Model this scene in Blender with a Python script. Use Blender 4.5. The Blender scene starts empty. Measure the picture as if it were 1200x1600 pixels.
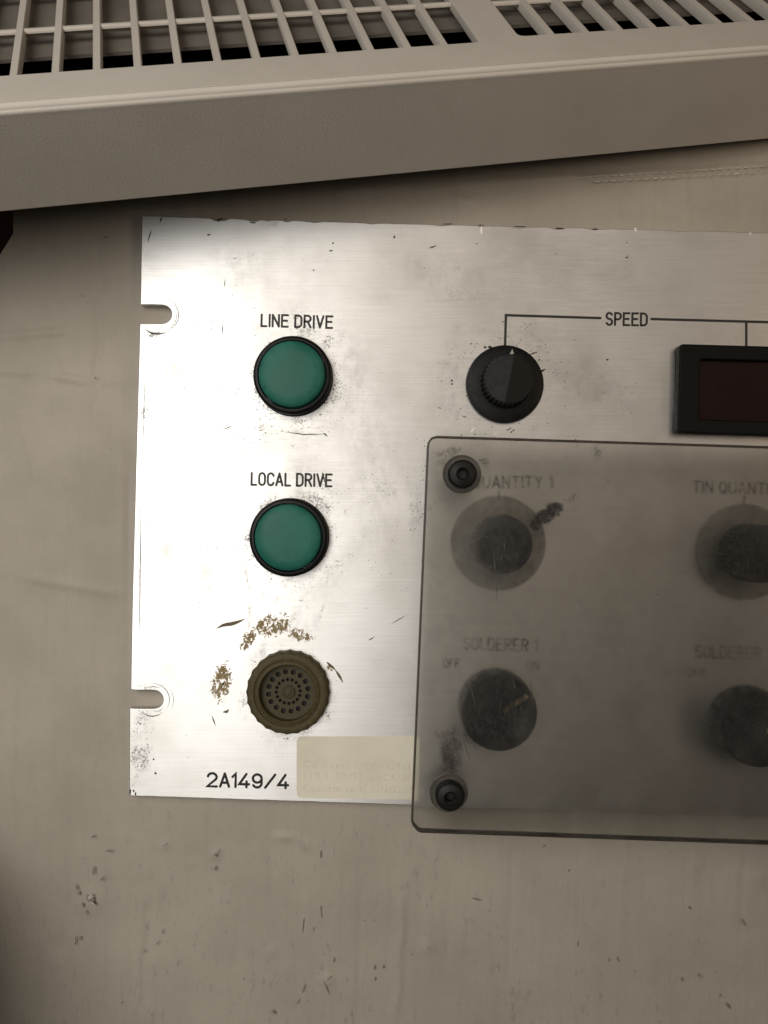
import bpy, bmesh, math, random
from mathutils import Vector, Matrix
import numpy as np
random.seed(7)
R = math.radians
scene = bpy.context.scene
COL = scene.collection

# ------------------------------------------------------------------ camera
F, CZ = 1290.0, 0.317            # focal length in photo pixels, camera height over the cardboard (m)
cam = bpy.data.cameras.new("camera")
cam.sensor_fit = 'VERTICAL'
cam.sensor_height = 36.0
cam.lens = 36.0 * F / 1600.0
cam.clip_start, cam.clip_end = 0.005, 50
camera = bpy.data.objects.new("camera", cam)
camera.location = (0, 0, CZ)
COL.objects.link(camera)
scene.camera = camera

# ------------------------------------------------------------------ room light and added fills
world = bpy.data.worlds.new("World")
scene.world = world
world.use_nodes = True
bg = world.node_tree.nodes['Background']
bg.inputs[0].default_value = (1.0, 0.80, 0.62, 1)
bg.inputs[1].default_value = 0.012

def area(name, loc, target, sx, sy, power, color, spread=180):
    l = bpy.data.lights.new(name, 'AREA')
    l.shape = 'RECTANGLE'
    l.size, l.size_y, l.energy, l.color = sx, sy, power, color
    l.spread = R(spread)
    o = bpy.data.objects.new(name, l)
    o.location = loc
    o.rotation_euler = (Vector(target) - Vector(loc)).to_track_quat('-Z', 'Y').to_euler()
    COL.objects.link(o)
    return o
area("lamp", (-0.28, 0.095, 0.65), (-0.14, -0.17, 0), 0.36, 0.72, 1.44, (1.0, 0.96, 0.895), 112)
area("overhead_fill", (0.17, 0.33, 1.0), (0.10, 0.02, 0), 0.88, 0.56, 0.29, (1.0, 0.87, 0.73), 66)  # added overhead fill standing in for light bounced off ceiling and walls
area("side_fill", (0.70, 0.09, 0.62), (0.12, 0.16, 0.03), 0.25, 0.25, 0.066, (1.0, 0.76, 0.54), 40)  # added warm fill aimed at the housing's right end, no real lamp

scene.view_settings.view_transform = 'Standard'
scene.view_settings.look = 'None'
scene.view_settings.exposure = 0
scene.view_settings.gamma = 1
scene.cycles.use_denoising = True
scene.cycles.max_bounces = 12
scene.cycles.transmission_bounces = 10
scene.cycles.transparent_max_bounces = 12

# ------------------------------------------------------------------ helpers: objects
def P(px, py, z=0.0):
    """photo pixel -> real point on the horizontal plane z (metres)"""
    d = CZ - z
    return Vector(((px - 600) / F * d, (800 - py) / F * d, z))
def S(px, z=0.0):
    return px / F * (CZ - z)

WORLD_LOC = {}
def link(name, mesh, mat=None, parent=None, loc=(0, 0, 0), label=None, cat=None, group=None, kind=None):
    o = bpy.data.objects.new(name, mesh)
    COL.objects.link(o)
    loc = Vector(loc)
    WORLD_LOC[o.name] = loc
    if parent:
        o.parent = parent
        o.location = loc - WORLD_LOC[parent.name]
    else:
        o.location = loc
    if mesh is not None and mat is not None:
        for m in (mat if isinstance(mat, (list, tuple)) else [mat]):
            if m.name not in [q.name for q in mesh.materials if q]:
                mesh.materials.append(m)
    for k, v in (('label', label), ('category', cat), ('group', group), ('kind', kind)):
        if v: o[k] = v
    return o

def to_mesh(bm, name, smooth=None):
    bmesh.ops.recalc_face_normals(bm, faces=bm.faces)
    me = bpy.data.meshes.new(name)
    bm.to_mesh(me)
    bm.free()
    if smooth is not None:
        me.shade_smooth()
        me.set_sharp_from_angle(angle=R(smooth))
    return me

def flat_mesh(bm, name):
    me = bpy.data.meshes.new(name)
    bm.to_mesh(me)
    bm.free()
    return me

def solid(name, outlines, z0, z1, bevel=0.0, res=2, smooth=40):
    """extruded plate: the first outline with the further ones cut out as holes (2D points)"""
    cu = bpy.data.curves.new(name + "_curve", 'CURVE')
    cu.dimensions, cu.fill_mode = '2D', 'BOTH'
    for pts in outlines:
        s = cu.splines.new('POLY')
        s.points.add(len(pts) - 1)
        for p, q in zip(s.points, pts):
            p.co = (q[0], q[1], 0, 1)
        s.use_cyclic_u = True
    cu.extrude = (z1 - z0) / 2 - bevel
    cu.bevel_depth = bevel
    cu.bevel_resolution = res
    cu.offset = -bevel
    ob = bpy.data.objects.new("tmp", cu)
    COL.objects.link(ob)
    dg = bpy.context.evaluated_depsgraph_get()
    me = bpy.data.meshes.new_from_object(ob.evaluated_get(dg))
    bpy.data.objects.remove(ob)
    bpy.data.curves.remove(cu)
    me.name = name
    me.transform(Matrix.Translation((0, 0, (z0 + z1) / 2)))
    me.materials.clear()
    if smooth:
        me.shade_smooth()
        me.set_sharp_from_angle(angle=R(smooth))
    return me

def circle(cx, cy, r, n=32, a0=0.0):
    return [(cx + r * math.cos(a0 + 2 * math.pi * i / n), cy + r * math.sin(a0 + 2 * math.pi * i / n)) for i in range(n)]

def rounded(corners, r, n=6):
    """polygon with its corners rounded (r one radius or a list)"""
    out = []
    m = len(corners)
    for i in range(m):
        p, a, b = Vector(corners[i][:2]), Vector(corners[i - 1][:2]), Vector(corners[(i + 1) % m][:2])
        rr = r[i] if isinstance(r, (list, tuple)) else r
        if rr <= 0:
            out.append(tuple(p)); continue
        u, v = (a - p).normalized(), (b - p).normalized()
        q0, q1 = p + u * rr, p + v * rr
        for k in range(n + 1):
            t = k / n
            q = q0 * (1 - t) ** 2 + p * 2 * t * (1 - t) + q1 * t ** 2
            out.append(tuple(q))
    return out

def lathe(profile, segs=64, mod=None, cap=True):
    """profile (r, z) from the outside bottom to the inside top; mod(angle, r, z) -> r"""
    bm = bmesh.new()
    rings = []
    for r, z in profile:
        ring = []
        for i in range(segs):
            a = 2 * math.pi * i / segs
            rr = mod(a, r, z) if mod else r
            ring.append(bm.verts.new((rr * math.cos(a), rr * math.sin(a), z)))
        rings.append(ring)
    for a, b in zip(rings, rings[1:]):
        for i in range(segs):
            j = (i + 1) % segs
            bm.faces.new((a[i], a[j], b[j], b[i]))
    if cap:
        bm.faces.new(rings[-1])
    return bm

def flake(bm, x, y, z, r, elong=1.0, ang=0.0, n=7):
    k = []
    for i in range(n):
        a = 2 * math.pi * i / n
        rr = r * random.uniform(0.6, 1.25)
        px, py = rr * math.cos(a) * elong, rr * math.sin(a)
        k.append(bm.verts.new((x + px * math.cos(ang) - py * math.sin(ang), y + px * math.sin(ang) + py * math.cos(ang), z)))
    bm.faces.new(k)

def ribbon(bm, pts, w, z, cap=True, taper=False):
    """flat painted stroke of width w along 2D points with round ends"""
    raw = [Vector(p[:2]) for p in pts]
    pts = [raw[0]] + [b for a, b in zip(raw, raw[1:]) if (b - a).length > w * .04]
    n = len(pts)
    L, Rr = [], []
    for i, p in enumerate(pts):
        d0 = (p - pts[i - 1]).normalized() if i else None
        d1 = (pts[i + 1] - p).normalized() if i < n - 1 else None
        if d0 is None: d0 = d1
        if d1 is None: d1 = d0
        t = (d0 + d1)
        t = d1 if t.length < 1e-6 else t.normalized()
        nn = Vector((-t.y, t.x))
        c = max(0.45, nn.dot(Vector((-d1.y, d1.x))))
        ww = w / 2 / c
        if taper:
            ww *= max(0.12, math.sin(math.pi * (i + 0.25) / (n - 0.5)))
        L.append(p + nn * ww); Rr.append(p - nn * ww)
    if cap:
        for lst, e, d in ((0, pts[0], (pts[0] - pts[1]).normalized()), (1, pts[-1], (pts[-1] - pts[-2]).normalized())):
            a = math.atan2(d.y, d.x)
            f = [bm.verts.new((e.x + w / 2 * math.cos(a - math.pi / 2 + math.pi * k / 6), e.y + w / 2 * math.sin(a - math.pi / 2 + math.pi * k / 6), z)) for k in range(7)]
            bm.faces.new(f)
    lv = [bm.verts.new((q.x, q.y, z)) for q in L]
    rv = [bm.verts.new((q.x, q.y, z)) for q in Rr]
    for i in range(n - 1):
        bm.faces.new((rv[i], rv[i + 1], lv[i + 1], lv[i]))

# ------------------------------------------------------------------ helpers: engraved stroke lettering
def arc(cx, cy, rx, ry, a0, a1, n=8):
    return [(cx + rx * math.cos(R(a0 + (a1 - a0) * i / n)), cy + ry * math.sin(R(a0 + (a1 - a0) * i / n))) for i in range(n + 1)]
O_ = arc(.26, .72, .26, .28, 0, 180) + arc(.26, .28, .26, .28, 180, 360) + [(.52, .72)]
GL = {
 'L': (.42, [[(0, 1), (0, 0), (.42, 0)]]),
 'I': (.0, [[(0, 0), (0, 1)]]),
 'N': (.52, [[(0, 0), (0, 1)], [(0, 1), (.52, 0)], [(.52, 0), (.52, 1)]]),
 'E': (.5, [[(.5, 1), (0, 1), (0, 0), (.5, 0)], [(0, .52), (.42, .52)]]),
 'F': (.48, [[(.48, 1), (0, 1), (0, 0)], [(0, .52), (.4, .52)]]),
 'D': (.52, [[(0, 0), (0, 1), (.22, 1)] + arc(.22, .7, .3, .3, 90, 0) + arc(.22, .3, .3, .3, 0, -90) + [(0, 0)]]),
 'R': (.52, [[(0, 0), (0, 1), (.26, 1)] + arc(.26, .75, .25, .25, 90, -90) + [(0, .5)], [(.26, .5), (.52, 0)]]),
 'P': (.5, [[(0, 0), (0, 1), (.26, 1)] + arc(.26, .74, .25, .26, 90, -90) + [(0, .48)]]),
 'V': (.54, [[(0, 1), (.27, 0)], [(.27, 0), (.54, 1)]]),
 'Y': (.54, [[(0, 1), (.27, .5), (.27, 0)], [(.54, 1), (.27, .5)]]),
 'T': (.54, [[(0, 1), (.54, 1)], [(.27, 1), (.27, 0)]]),
 'O': (.52, [O_]),
 'Q': (.52, [O_, [(.3, .26), (.54, -.03)]]),
 'C': (.5, [arc(.26, .72, .26, .28, 15, 180) + arc(.26, .28, .26, .28, 180, 345)]),
 'A': (.56, [[(0, 0), (.28, 1)], [(.28, 1), (.56, 0)], [(.1, .3), (.46, .3)]]),
 'S': (.5, [arc(.25, .75, .25, .25, 25, 270, 12) + arc(.25, .25, .25, .25, 90, -155, 12)]),
 'U': (.52, [[(0, 1)] + arc(.26, .27, .26, .27, 180, 360) + [(.52, 1)]]),
 '1': (.22, [[(0, .76), (.2, 1), (.2, 0)]]),
 '2': (.6, [arc(.3, .71, .28, .29, 170, -35, 10) + [(.0, 0), (.6, 0)]]),
 '4': (.62, [[(.44, 1), (0, .22), (.62, .22)], [(.46, .44), (.46, 0)]]),
 '9': (.6, [arc(.3, .68, .28, .31, 0, 360, 16), arc(.3, .32, .28, .32, -150, 0, 8) + [(.58, .68)]]),
 '/': (.62, [[(0, 0), (.62, 1)]]),
}
def text_mesh(text, x0, y0, x1, y1, cap_px, stroke_px, z, space=.26, gap=.62, skew=0.0):
    """engraved lettering whose baseline runs from pixel (x0,y0) to (x1,y1) on the plane z"""
    a, b = P(x0, y0, z), P(x1, y1, z)
    ux = (b - a); W = ux.length; ux.normalize()
    uy = Vector((-ux.y, ux.x, 0))
    h, st = S(cap_px, z), S(stroke_px, z)
    x, items = 0.0, []
    for ch in text:
        if ch == ' ':
            x += gap - space; continue
        w, strokes = GL[ch]
        items += [[(x + p[0], p[1]) for p in s] for s in strokes]
        x += w + space
    k = W / (x - space)
    bm = bmesh.new()
    for i, s in enumerate(items):
        ribbon(bm, [(a + ux * (p[0] * k) + uy * (p[1] * h)) for p in s], st, z + 2.5e-5 + 2e-6 * (i % 6))
    return flat_mesh(bm, "lettering")

# ------------------------------------------------------------------ helpers: materials
class NT:
    def __init__(s, name):
        s.m = bpy.data.materials.new(name)
        s.m.use_nodes = True
        s.t = s.m.node_tree
        s.t.nodes.clear()
        s.out = s.t.nodes.new('ShaderNodeOutputMaterial')
        s.pos = s.t.nodes.new('ShaderNodeNewGeometry').outputs['Position']
    def put(s, sock, v):
        if isinstance(v, bpy.types.NodeSocket): s.t.links.new(v, sock)
        elif v is not None: sock.default_value = v
    def n(s, typ, **kw):
        nd = s.t.nodes.new(typ)
        for k, v in kw.items(): setattr(nd, k, v)
        return nd
    def math(s, op, a, b=None, c=None, clamp=False):
        nd = s.n('ShaderNodeMath', operation=op, use_clamp=clamp)
        for i, v in enumerate((a, b, c)): s.put(nd.inputs[i], v)
        return nd.outputs[0]
    def scaled(s, sx, sy, sz=1.0, rot=0.0):
        nd = s.n('ShaderNodeMapping')
        s.put(nd.inputs['Vector'], s.pos)
        nd.inputs['Rotation'].default_value = (0, 0, rot)
        nd.inputs['Scale'].default_value = (sx, sy, sz)
        return nd.outputs[0]
    def noise(s, vec, scale, detail=3, rough=.55, dist=0.0):
        nd = s.n('ShaderNodeTexNoise')
        s.put(nd.inputs['Vector'], vec)
        nd.inputs['Scale'].default_value = scale
        nd.inputs['Detail'].default_value = detail
        nd.inputs['Roughness'].default_value = rough
        nd.inputs['Distortion'].default_value = dist
        return nd.outputs['Fac']
    def rng(s, v, a, b, c=0.0, d=1.0, smooth=True):
        nd = s.n('ShaderNodeMapRange', interpolation_type='SMOOTHSTEP' if smooth else 'LINEAR')
        s.put(nd.inputs['Value'], v)
        for k, q in zip(('From Min', 'From Max', 'To Min', 'To Max'), (a, b, c, d)): nd.inputs[k].default_value = q
        return nd.outputs[0]
    def blob(s, c, rx, ry, ang=0.0, inner=0.2, strength=1.0):
        """soft ellipse: 1 inside, falling to 0 at its outline"""
        nd = s.n('ShaderNodeMapping', vector_type='TEXTURE')
        s.put(nd.inputs['Vector'], s.pos)
        nd.inputs['Location'].default_value = (c[0], c[1], 0)
        nd.inputs['Rotation'].default_value = (0, 0, ang)
        nd.inputs['Scale'].default_value = (rx, ry, 1e6)
        l = s.n('ShaderNodeVectorMath', operation='LENGTH')
        s.put(l.inputs[0], nd.outputs[0])
        return s.rng(l.outputs['Value'], 1.0, inner, 0.0, strength)
    def ring(s, c, r0, r1, r2, r3, strength=1.0):
        d = s.n('ShaderNodeVectorMath', operation='DISTANCE')
        f = s.n('ShaderNodeVectorMath', operation='MULTIPLY')
        s.put(f.inputs[0], s.pos); f.inputs[1].default_value = (1, 1, 0)
        s.put(d.inputs[0], f.outputs[0]); d.inputs[1].default_value = (c[0], c[1], 0)
        return s.math('MULTIPLY', s.rng(d.outputs['Value'], r0, r1, 0, strength), s.rng(d.outputs['Value'], r3, r2))
    def total(s, vals, op='MAXIMUM'):
        v = vals[0]
        for q in vals[1:]: v = s.math(op, v, q)
        return v
    def mixc(s, f, a, b):
        nd = s.n('ShaderNodeMix', data_type='RGBA')
        s.put(nd.inputs[0], f)
        for i, v in ((6, a), (7, b)):
            s.put(nd.inputs[i], v if isinstance(v, bpy.types.NodeSocket) else (*v, 1))
        return nd.outputs[2]
    def bump(s, h, strength, dist, normal=None):
        nd = s.n('ShaderNodeBump')
        nd.inputs['Strength'].default_value = strength
        nd.inputs['Distance'].default_value = dist
        s.put(nd.inputs['Height'], h)
        s.put(nd.inputs['Normal'], normal)
        return nd.outputs[0]
    def bsdf(s, **kw):
        b = s.n('ShaderNodeBsdfPrincipled')
        for k, v in kw.items():
            k = k.replace('_', ' ')
            if isinstance(v, tuple) and len(v) == 3: v = (*v, 1)
            s.put(b.inputs[k], v)
        return b.outputs[0]
    def mixs(s, f, a, b):
        nd = s.n('ShaderNodeMixShader')
        s.put(nd.inputs[0], f); s.put(nd.inputs[1], a); s.put(nd.inputs[2], b)
        return nd.outputs[0]
    def done(s, sh):
        s.put(s.out.inputs['Surface'], sh)
        return s.m

def simple(name, color, rough=.5, var=.12, scale=900, bump=0.0, bscale=2500, spec=.5, dust=0.0, metallic=0.0):
    t = NT(name)
    nz = t.noise(t.pos, scale, 4)
    c = t.mixc(t.rng(nz, .3, .7), tuple(q * (1 - var) for q in color), tuple(min(1, q * (1 + var)) for q in color))
    if dust:
        dn = t.noise(t.pos, 700, 5, .7)
        c = t.mixc(t.rng(dn, .52, .72, 0, dust), c, (.20, .18, .15))
    kw = dict(Base_Color=c, Roughness=t.rng(nz, .25, .75, rough * .85, min(1, rough * 1.15)), Metallic=metallic, Specular_IOR_Level=spec)
    if bump:
        kw['Normal'] = t.bump(t.noise(t.pos, bscale, 3), bump, .0003)
    return t.done(t.bsdf(**kw))

ZP = 0.004                                  # upper face of the metal panel
C_LINE, C_LOCAL, C_CONN, C_SPEED = P(457, 586, ZP), P(451, 840, ZP), P(449, 1084, ZP), P(788, 601, ZP)

def mat_panel():
    t = NT("brushed_aluminium")
    # brushing runs along the panel
    streak = t.noise(t.scaled(30, 2200, 1, R(1.4)), 1.0, 6, .75)
    streak2 = t.noise(t.scaled(60, 5200, 1, R(1.4)), 1.0, 4, .7)
    cloud = t.noise(t.pos, 30, 5, .6)
    fine = t.noise(t.pos, 1300, 5, .65, .4)
    fine2 = t.noise(t.scaled(700, 1500), 1.0, 4, .7)
    flecks = t.noise(t.scaled(1500, 2600, 1, R(25)), 1.0, 2, .5)
    # grime gathered round the buttons, the connector and the edges
    dens = []
    for c, k, dx in ((C_LINE, .95, .003), (C_LOCAL, 1.0, .002)):
        dens.append(t.ring((c.x + dx, c.y), .012, .0135, .0160, .0235, .70 * k))
        dens.append(t.ring((c.x + dx, c.y), .012, .0138, .020, .034, .34 * k))
    dens.append(t.ring(C_CONN, .013, .0150, .017, .022, .45))
    dens.append(t.ring(C_SPEED, .012, .0145, .017, .034, .38))
    a, b = P(222, 336, ZP), P(202, 1243, ZP)
    dens.append(t.blob(P(228, 600, ZP), .0035, .034, R(-1.3), .1, .75))
    dens.append(t.blob(P(222, 900, ZP), .0026, .075, R(-1.3), .1, .50))
    dens.append(t.blob(P(221, 1165, ZP), .0062, .020, R(-4), .35, .72))
    dens.append(t.blob(P(245, 520, ZP), .0075, .0035, R(8), .2, .80))
    dens.append(t.blob(P(246, 470, ZP), .0080, .0040, R(8), .2, .62))
    dens.append(t.blob(P(236, 1073, ZP), .0075, .0035, R(8), .2, .55))
    dens.append(t.blob(P(206, 1235, ZP), .003, .006, 0, .2, 1.0))
    # runs below the lower button
    runs = []
    for (x0, y0, x1, y1, w, k) in ((378, 870, 392, 930, 5, .8), (392, 925, 387, 1000, 5, .6), (513, 880, 506, 940, 5, .62), (508, 940, 496, 975, 5, .72),
                                   (452, 905, 425, 950, 7, .65), (330, 460, 350, 560, 40, .42), (235, 860, 275, 870, 40, .4), (530, 510, 570, 640, 35, .40), (640, 720, 655, 860, 22, .42),
                                   (405, 650, 415, 690, 10, .62), (440, 672, 512, 680, 6, .68), (700, 560, 720, 690, 30, .40), (240, 560, 300, 640, 45, .40), (400, 345, 440, 350, 14, .7), (386, 860, 380, 905, 9, .7), (470, 940, 445, 1010, 16, .45), (420, 1000, 400, 1030, 14, .6), (500, 960, 470, 1000, 20, .4), (300, 850, 310, 960, 60, .30), (560, 560, 600, 900, 70, .30), (330, 380, 420, 470, 60, .30), (620, 400, 760, 470, 60, .30), (860, 560, 1000, 650, 60, .34), (450, 760, 490, 765, 60, .5)):
        p, q = P(x0, y0, ZP), P(x1, y1, ZP)
        d = q - p
        runs.append(t.blob((p + q) / 2, d.length * .62, S(w), math.atan2(d.y, d.x), .15, k))
    dens.append(t.math('MULTIPLY', t.total(runs), .8))
    den = t.math('MULTIPLY', t.total(dens), t.rng(t.noise(t.pos, 85, 3, .6), .36, .62, .30, 1.12))
    clump = t.math('MULTIPLY', t.math('SUBTRACT', t.noise(t.pos, 190, 4, .6), .5), .42)
    dirt = t.rng(t.math('ADD', t.math('ADD', fine, clump), t.math('MULTIPLY', den, .27)), .66, .82)
    dirt2 = t.rng(t.math('ADD', fine2, t.math('MULTIPLY', den, .26)), .70, .84)
    soft = t.math('MULTIPLY', den, t.rng(t.noise(t.pos, 420, 4), .35, .75, 0, .46))
    stain = t.math('MULTIPLY', t.total(runs), t.rng(t.noise(t.scaled(260, 120), 1.0, 5, .7), .42, .62, 0, .54))
    loose = t.rng(flecks, .735, .80, 0, .55)
    grime = t.math('MAXIMUM', t.math('MAXIMUM', dirt, dirt2), t.math('MAXIMUM', soft, loose), clamp=True)
    # ochre flakes of old varnish round the connector
    oc = t.total([t.blob(P(346, 1066, ZP), .0058, .0125, R(-12), .35, 1.08),
                  t.blob(P(387, 1000, ZP), .0042, .0078, R(-28), .3, 1.05),
                  t.blob(P(424, 978, ZP), .0115, .0066, R(8), .35, 1.0),
                  t.blob(P(468, 992, ZP), .0100, .0042, R(-20), .3, 1.02),
                  t.blob(P(445, 965, ZP), .0055, .0045, R(-30), .2, .80),
                  t.blob(P(515, 1045, ZP), .0034, .0011, R(-40), .3, 1.0),
                  t.blob(P(531, 1058, ZP), .0036, .0009, R(-65), .3, .95)])
    on = t.noise(t.scaled(640, 480, 1, R(-35)), 1.0, 5, .64, .9)
    on2 = t.noise(t.pos, 1500, 3, .6)
    ochre = t.math('MULTIPLY', t.rng(t.math('ADD', t.math('ADD', on, t.math('MULTIPLY', t.math('SUBTRACT', on2, .5), .5)), t.math('MULTIPLY', oc, .34)), .78, .82), t.rng(oc, .05, .15))
    base = t.mixc(t.rng(streak, .3, .7), (.67, .665, .66), (.78, .775, .77))
    base = t.mixc(t.rng(cloud, .42, .72, 0, .45), base, (.55, .53, .495))
    rough = t.math('ADD', t.rng(streak2, .25, .75, .37, .46), t.rng(cloud, .3, .8, 0, .06))
    nrm = t.bump(streak2, .15, .00006)
    tan = t.n('ShaderNodeTangent', direction_type='UV_MAP', uv_map="brush").outputs[0]
    g = t.n('ShaderNodeBsdfAnisotropic', distribution='BECKMANN')
    for k, v in (('Color', base), ('Roughness', rough), ('Anisotropy', .38), ('Normal', nrm), ('Tangent', tan)): t.put(g.inputs[k], v)
    metal = g.outputs[0]
    oxide = t.bsdf(Base_Color=(.56, .55, .53), Metallic=.25, Roughness=.6, Normal=nrm)
    metal = t.mixs(t.rng(cloud, .2, .8, .05, .12), metal, oxide)
    dirts = t.bsdf(Base_Color=t.mixc(t.rng(fine2, .3, .7), (.035, .032, .028), (.14, .125, .105)), Roughness=.8)
    och = t.bsdf(Base_Color=t.mixc(t.rng(on2, .3, .7), (.15, .105, .04), (.38, .285, .125)), Roughness=.55)
    tarn = t.bsdf(Base_Color=(.27, .25, .235), Metallic=.3, Roughness=.6)
    sh = t.mixs(stain, metal, tarn)
    sh = t.mixs(t.math('MULTIPLY', grime, .80), sh, dirts)
    sh = t.mixs(ochre, sh, och)
    return t.done(sh)

def mat_cardboard():
    t = NT("white_lined_cardboard")
    st = t.noise(t.scaled(260, 16, 1, R(3)), 1.0, 5, .65)
    cl = t.noise(t.pos, 22, 6, .6)
    fib = t.noise(t.pos, 1600, 4, .7)
    smut = t.noise(t.scaled(420, 130, 1, R(4)), 1.0, 6, .7)
    smut_where = t.noise(t.pos, 28, 3, .5)
    spk = t.noise(t.pos, 900, 2, .5)
    low = t.rng(t.n('ShaderNodeSeparateXYZ').outputs[1], -.08, -.13) if False else None
    c = t.mixc(t.rng(cl, .3, .75), (.455, .413, .350), (.385, .350, .296))
    c = t.mixc(t.rng(st, .48, .80, 0, .24), c, (.30, .268, .222))
    lower = t.blob((-.05, -.19), .30, .12, 0, .3, 1.0)
    dirty = t.math('MULTIPLY', t.rng(t.math('ADD', smut, t.math('MULTIPLY', smut_where, .25)), .68, .84, 0, .85), t.math('ADD', t.math('MULTIPLY', lower, .45), .08))
    c = t.mixc(dirty, c, (.20, .18, .155))
    c = t.mixc(t.rng(spk, .77, .80, 0, .75), c, (.10, .085, .07))
    h = t.math('ADD', t.math('MULTIPLY', fib, .35), t.math('ADD', t.math('MULTIPLY', st, .55), t.math('MULTIPLY', cl, 2.5)))
    return t.done(t.bsdf(Base_Color=c, Roughness=t.rng(cl, .3, .7, .48, .62), Specular_IOR_Level=.35, Normal=t.bump(h, .34, .0010)))

def mat_plastic():
    t = NT("textured_white_plastic")
    g = t.noise(t.pos, 2300, 3, .6)
    cl = t.noise(t.pos, 35, 5, .6)
    c = t.mixc(t.rng(cl, .3, .75), (.72, .675, .61), (.665, .62, .555))
    d = t.noise(t.scaled(40, 160), 1.0, 5, .7)
    c = t.mixc(t.rng(d, .6, .8, 0, .25), c, (.45, .415, .365))
    return t.done(t.bsdf(Base_Color=c, Roughness=.52, Specular_IOR_Level=.4, Normal=t.bump(g, .30, .0005)))

ZA0, ZA1 = ZP + 0.0158, ZP + 0.0206         # lower and upper face of the acrylic cover
def mat_acrylic():
    t = NT("scuffed_clear_acrylic")
    Z = ZA1
    hz = t.noise(t.pos, 60, 5, .6)
    scr = t.noise(t.scaled(1800, 240, 1, R(-28)), 1.0, 5, .75)
    mott = t.noise(t.pos, 900, 5, .75)
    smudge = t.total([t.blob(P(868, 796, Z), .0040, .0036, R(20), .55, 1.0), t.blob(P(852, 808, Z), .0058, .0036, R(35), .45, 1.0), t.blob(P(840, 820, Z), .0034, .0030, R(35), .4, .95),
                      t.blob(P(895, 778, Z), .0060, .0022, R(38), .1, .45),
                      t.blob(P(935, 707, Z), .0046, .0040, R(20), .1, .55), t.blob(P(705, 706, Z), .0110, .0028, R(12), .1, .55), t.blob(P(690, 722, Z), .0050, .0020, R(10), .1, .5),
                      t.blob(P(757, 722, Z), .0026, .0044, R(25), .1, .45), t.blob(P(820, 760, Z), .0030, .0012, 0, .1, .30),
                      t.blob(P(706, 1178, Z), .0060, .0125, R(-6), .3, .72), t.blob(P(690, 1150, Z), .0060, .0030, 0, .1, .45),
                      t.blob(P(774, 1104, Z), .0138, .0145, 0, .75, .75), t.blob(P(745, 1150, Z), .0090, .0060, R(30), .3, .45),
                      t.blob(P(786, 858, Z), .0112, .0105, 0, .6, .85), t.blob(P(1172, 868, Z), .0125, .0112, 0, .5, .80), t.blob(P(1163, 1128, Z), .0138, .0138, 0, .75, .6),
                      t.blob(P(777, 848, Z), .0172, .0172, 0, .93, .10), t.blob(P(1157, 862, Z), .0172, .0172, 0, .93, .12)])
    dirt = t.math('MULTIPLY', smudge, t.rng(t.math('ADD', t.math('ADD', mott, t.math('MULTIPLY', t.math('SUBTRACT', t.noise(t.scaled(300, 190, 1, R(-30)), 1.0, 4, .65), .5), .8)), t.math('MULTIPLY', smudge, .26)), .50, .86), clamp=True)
    speck = t.rng(t.noise(t.pos, 700, 2, .5), .775, .80, 0, .6)
    dirt = t.math('MAXIMUM', dirt, speck)
    clear = t.bsdf(Base_Color=(.74, .725, .695), Roughness=t.rng(hz, .3, .7, .17, .22), Transmission_Weight=1.0, IOR=1.32)
    body = clear
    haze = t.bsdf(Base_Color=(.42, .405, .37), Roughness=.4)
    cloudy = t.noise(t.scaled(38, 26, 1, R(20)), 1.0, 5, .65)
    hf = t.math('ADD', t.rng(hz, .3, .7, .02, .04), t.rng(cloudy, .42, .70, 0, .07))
    lit = t.total([t.blob(P(720, 800, Z), .030, .045, 0, .0, .10), t.blob(P(900, 720, Z), .075, .014, R(-2), .0, .08)])  # pale haze painted in for light reflecting off the cover's top and left
    hf = t.math('ADD', hf, t.math('MULTIPLY', lit, t.rng(t.noise(t.pos, 120, 5, .7), .3, .65, .35, 1.0)))
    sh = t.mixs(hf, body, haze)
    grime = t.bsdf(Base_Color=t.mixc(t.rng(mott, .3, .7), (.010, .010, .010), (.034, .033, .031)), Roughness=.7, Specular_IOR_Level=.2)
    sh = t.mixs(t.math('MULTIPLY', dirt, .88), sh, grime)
    # fine rubbed scratches, thickest where the knobs have rubbed the sheet
    scr2 = t.noise(t.scaled(2600, 420, 1, R(24)), 1.0, 4, .7)
    rub = t.math('MAXIMUM', t.math('MULTIPLY', t.rng(scr, .54, .70, 0, .30), t.math('ADD', smudge, .05)), t.math('MULTIPLY', t.rng(scr2, .58, .72, 0, .22), t.math('ADD', smudge, .06)))
    return t.done(t.mixs(rub, sh, haze))

def worn(name, color, amount):
    """engraving paint that has partly flaked out of its grooves"""
    t = NT(name)
    paint = t.bsdf(Base_Color=color, Roughness=.6)
    gap = t.n('ShaderNodeBsdfTransparent')
    nz = t.math('ADD', t.noise(t.pos, 800, 4, .65), t.math('MULTIPLY', t.math('SUBTRACT', t.noise(t.pos, 170, 3, .5), .5), .8))
    return t.done(t.mixs(t.rng(nz, amount - .14, amount + .14, .92, .25), gap.outputs[0], paint))

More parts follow.
